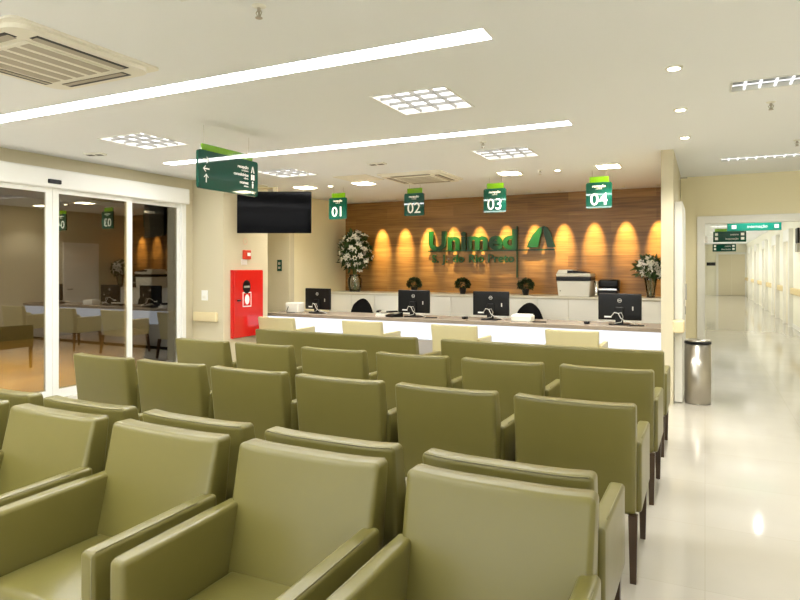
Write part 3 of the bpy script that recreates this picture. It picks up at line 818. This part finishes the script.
for x, n in ((-2.02, '03'), (-.78, '04'), (-3.62, '02')):
    t = thing('pen', 'dark pen lying on the counter right of monitor ' + n, 'pen', (x, 8.36, CZ), .3, 'dark pens')
    bm = bmesh.new(); tube(bm, [(-.09, 0, .008), (.09, 0, .008)], .008); obj('barrel', bm, 'black', t)
    bm = bmesh.new(); tube(bm, [(.09, 0, .008), (.11, 0, .008)], .005); obj('tip', bm, 'steel', t)

# task chairs behind the counter
def task_chair(x, y, rz, label):
    t = thing('task_chair', label, 'office chair', (x, y, 0), rz, 'task chairs')
    def arch(xx, yy, zz):
        u = (zz-.52)/.40
        return xx*(1-.35*max(0, u-.5)**1.5*2), yy-.05*(1-(xx/.23)**2), zz-.10*(xx/.23)**2*max(0, u)
    obj('backrest', R(-.23, .23, -.25, -.19, .52, .95, .028, n=(6, 1, 6), deform=arch), 'black_soft', t, smooth=True)
    obj('seat', R(-.24, .24, -.20, .26, .42, .49, .03, n=(2, 2, 1)), 'black_soft', t, smooth=True)
    bm = bmesh.new(); tube(bm, [(0, -.1, .43), (0, -.24, .42), (0, -.26, .6)], .02); obj('back_bar', bm, 'black', t)
    bm = bmesh.new(); lathe(bm, [(.03, .08), (.03, .25), (.02, .25), (.02, .42)], 12); obj('gas_column', bm, 'black', t)
    for i in range(5):
        a = 2*pi*i/5
        bm = bmesh.new(); tube(bm, [(0, 0, .10), (.27*cos(a), .27*sin(a), .075)], .02); lg = obj('base_arm', bm, 'black', t)
        bm = bmesh.new(); lathe(bm, [(.03, -.012), (.03, .012)], 12); bm.transform(Matrix.Translation((.27*cos(a), .27*sin(a), .0301)) @ Matrix.Rotation(a, 4, 'Z') @ Matrix.Rotation(pi/2, 4, 'X'))
        obj('caster', bm, 'black', lg)
task_chair(-5.55, 9.45, pi, 'black task chair behind the counter, its round back showing right of monitor 01')
task_chair(-2.50, 9.45, pi, 'black task chair behind the counter, its round back showing right of monitor 03')

# ================================================================== ON THE BACK WORKTOP
t = thing('multifunction_printer', 'white and black multifunction printer on the back worktop', 'printer', (-1.90, 10.36, KZ))
def pr(x, y, z):
    u = max(0, min(1, z/.26)); return x*(.90+.10*u), y, z
obj('body', R(-.27, .27, -.21, .24, 0, .255, .015, n=(1, 1, 2), deform=pr), 'white_plastic', t, smooth=True)
obj('control_band', R(-.275, .275, -.235, .24, .255, .315, .012, n=(1, 1, 1)), 'black', t)
bm = bmesh.new(); rbox(bm, -.275, .275, -.24, .24, .316, .375, .025, n=(2, 2, 1)); obj('scanner_lid', bm, 'white_plastic', t, smooth=True)
bm = bmesh.new(); prism(bm, [(-.27, .375), (-.24, .43), (-.02, .435), (.0, .375)], 'y', -.20, .20); ad = obj('document_feeder', bm, 'white_plastic', t)
bm = bmesh.new(); prism(bm, [(-.10, .376), (-.10, .42), (.02, .42), (.20, .39), (.20, .376)], 'y', -.21, .18); obj('feeder_tray', bm, 'black', t)
obj('badge', B(-.22, -.20, -.212, -.208, .08, .10), 'grey_plastic', t)
t = thing('coffee_machine', 'small black and silver machine right of the printer', 'coffee machine', (-1.40, 10.42, KZ))
obj('body', R(-.14, .16, -.14, .16, 0, .10, .02), 'black', t, smooth=True)
obj('head', R(-.13, .17, -.12, .16, .14, .275, .03), 'black', t, smooth=True)
obj('back_column', B(-.10, .16, .04, .15, .09, .16), 'black', t)
obj('silver_bar', R(-.135, .15, -.15, -.13, .10, .135, .008, n=(1, 1, 1)), 'chrome', t)
bm = bmesh.new(); lathe(bm, [(.045, .0), (.05, .02), (.05, .24), (.03, .255)], 16, -.17, -.08); obj('steel_tank', bm, 'chrome', t, smooth=True)

def topiary(x, label):
    t = thing('potted_plant', label, 'plant', (x, 10.30, KZ), random.random()*6, 'small potted plants')
    bm = bmesh.new(); lathe(bm, [(.045, 0), (.065, .10), (.065, .11), (.055, .11), (.05, .09)], 20); obj('pot', bm, 'pot', t, smooth=True)
    bm = bmesh.new()
    for i in range(520):
        z = random.uniform(-.55, 1); a = random.uniform(0, 2*pi); q = math.sqrt(max(0, 1-z*z))
        d = Vector((q*cos(a), q*sin(a), z*.85)); rr = random.uniform(.5, 1.0)
        p = Vector((0, 0, .165)) + d*.125*rr
        u = d.cross(Vector((random.uniform(-1, 1), random.uniform(-1, 1), random.uniform(-1, 1)))).normalized()
        l, w_ = d.normalized()*.04 + u*.014, u*.012
        vs = [bm.verts.new(p-w_), bm.verts.new(p+l*.5-w_*1.3+u*.002), bm.verts.new(p+l), bm.verts.new(p+l*.5+w_*1.3)]
        bm.faces.new(vs)
    obj('foliage', bm, 'leaf_dark', t)
    bm = bmesh.new(); lathe(bm, [(.012, .09), (.01, .15)], 8); obj('stem', bm, 'stem', t)
topiary(-4.80, 'small dark green potted plant on the back worktop, leftmost, behind monitor 02')
topiary(-3.85, 'small dark green potted plant on the back worktop, middle one')
topiary(-2.72, 'small dark green potted plant on the back worktop, nearest the printer')

def bloom_mesh(r):
    bm = bmesh.new()
    for k in range(6):
        a = k*pi/3 + .2
        d = Vector((cos(a), sin(a), 0)); s = Vector((-sin(a), cos(a), 0)); up = Vector((0, 0, 1))
        pts = [d*.08*r, d*.5*r+s*.30*r+up*.30*r, d*1.0*r+up*.38*r, d*.5*r-s*.30*r+up*.30*r]
        bm.faces.new([bm.verts.new(p) for p in pts])
    lathe(bm, [(.05*r, 0), (.12*r, .25*r), (.04*r, .35*r)], 6)
    return bm
def bouquet(name, label, x, y, vase_prof, cz, rx, rz_, nb, nl, br, petal_cut):
    t = thing(name, label, 'flower vase', (x, y, KZ+.004))
    bm = bmesh.new(); lathe(bm, vase_prof, 28, cap=False); v = obj('vase', bm, 'water_glass', t, smooth=True)
    mod = v.modifiers.new('thickness', 'SOLIDIFY'); mod.thickness = .006
    vh = max(p[1] for p in vase_prof); r0 = vase_prof[0][0]
    bm = bmesh.new(); lathe(bm, [(r0*.9, .004), (r0*.9, .01)], 20); obj('vase_base', bm, 'water_glass', v)
    bm = bmesh.new()
    for i in range(16):
        a = random.uniform(0, 2*pi); rr = random.uniform(.1, .5)*rx
        tube(bm, [(-.35*r0*cos(a), -.35*r0*sin(a), .02), (.3*r0*cos(a), .3*r0*sin(a), vh), (rr*cos(a), rr*sin(a)*.8, cz)], .004, 5)
    obj('stems', bm, 'stem', t)
    bm = bmesh.new()
    for i in range(nl):
        d = Vector((random.gauss(0, 1), random.gauss(0, 1), random.gauss(0, 1))).normalized(); q = random.uniform(.35, 1.0)
        p = Vector((d.x*rx*q, d.y*rx*.8*q, cz + d.z*rz_*q)); p.x *= 1.05-.3*d.z
        u = d.cross(Vector((random.uniform(-1, 1), random.uniform(-1, 1), .3))).normalized()
        l = (d+u*.6).normalized()*random.uniform(.05, .10)*br/.05; w_ = u.cross(l).normalized()*.018*br/.05
        bm.faces.new([bm.verts.new(p), bm.verts.new(p+l*.5+w_), bm.verts.new(p+l), bm.verts.new(p+l*.5-w_)])
    obj('foliage', bm, 'leaf', t)
    b0 = None
    for i in range(nb):
        g = pi*(3-math.sqrt(5)); z = 1-1.9*(i+.5)/nb; a = i*g + random.uniform(-.5, .5); q = math.sqrt(1-z*z)
        d = Vector((q*cos(a), q*sin(a), z)); k = random.choice((.62, .8, .9, 1.0, 1.05))*random.uniform(.92, 1.06)
        p = Vector((d.x*rx*k*(1.04-.30*d.z), d.y*rx*.8*k, cz+d.z*rz_*k + random.uniform(-.03, .03)))
        rot = (d + Vector((random.uniform(-.4, .4), random.uniform(-.4, .1), random.uniform(-.2, .5)))).to_track_quat('Z', 'Y').to_euler()
        if b0 is None:
            b0 = obj('bloom', bloom_mesh(br), 'petal', t, p, rot); o = b0
        else:
            o = b0.copy(); C.objects.link(o); o.parent = t; o.location = p; o.rotation_euler = rot
        sc = random.uniform(.8, 1.2); o.scale = (sc, sc, sc)
    return t
bouquet('flower_vase', 'tall glass vase with a large white flower bouquet, left end of the back worktop', -6.10, 10.36,
        [(.10, .0), (.115, .06), (.135, .18), (.13, .25), (.095, .29), (.115, .33)], -0.0+.80, .30, .38, 88, 1000, .068, 0)
bouquet('flower_vase', 'slender glass vase with white lilies beside the partition wall', -.76, 10.36,
        [(.055, .0), (.06, .10), (.085, .26), (.10, .30)], .47, .19, .15, 30, 260, .075, 0)

# ================================================================== WASTE BIN
t = thing('waste_bin', 'tall brushed steel cylindrical waste bin by the partition wall', 'bin', (-.072, 7.62, 0))
bm = bmesh.new(); lathe(bm, [(.130, 0), (.130, .02), (.135, .025), (.135, .655)], 40); obj('body', bm, 'steel', t, smooth=True)
bm = bmesh.new(); lathe(bm, [(.137, .662), (.137, .682), (.128, .69)], 40); obj('rim', bm, 'black', t)
bm = bmesh.new(); lathe(bm, [(.127, .69), (.115, .705), (.0001, .712)], 32); obj('lid', bm, 'steel', t, smooth=True)
bm = bmesh.new(); tube(bm, [(-.125, 0, .70), (.125, 0, .70)], .008); obj('hinge_bar', bm, 'steel', t)

# ================================================================== WORLD, CAMERA, COLOUR
w = bpy.data.worlds.new('white_fill_sky'); bpy.context.scene.world = w; w.use_nodes = True  # plain white sky, feeding fill light through the added windows
w.node_tree.nodes['Background'].inputs[0].default_value = (1, 1, .99, 1)
w.node_tree.nodes['Background'].inputs[1].default_value = .75
l = bpy.data.lights.new('deck_fill_lamp', 'AREA'); l.energy = 110; l.color = (1, .84, .48); l.shape = 'DISK'; l.size = .3  # bare warm lamp added out of view to brighten the deck
po = bpy.data.objects.new('deck_fill_lamp', l); C.objects.link(po); po.location = (-9.2, 4.5, 2.97)

cam = bpy.data.cameras.new('camera'); co = bpy.data.objects.new('camera', cam); C.objects.link(co)
cam.sensor_width = 36; cam.lens = 617/800*36; cam.shift_y = -.04; cam.clip_start = .05
co.location = (0, 0, 1.5); co.rotation_euler = (pi/2, 0, math.atan(305/617))
s = bpy.context.scene; s.camera = co
s.view_settings.view_transform = 'Standard'; s.view_settings.look = 'None'
s.view_settings.gamma = 1; s.view_settings.use_curve_mapping = False
s.view_settings.exposure = 2.35
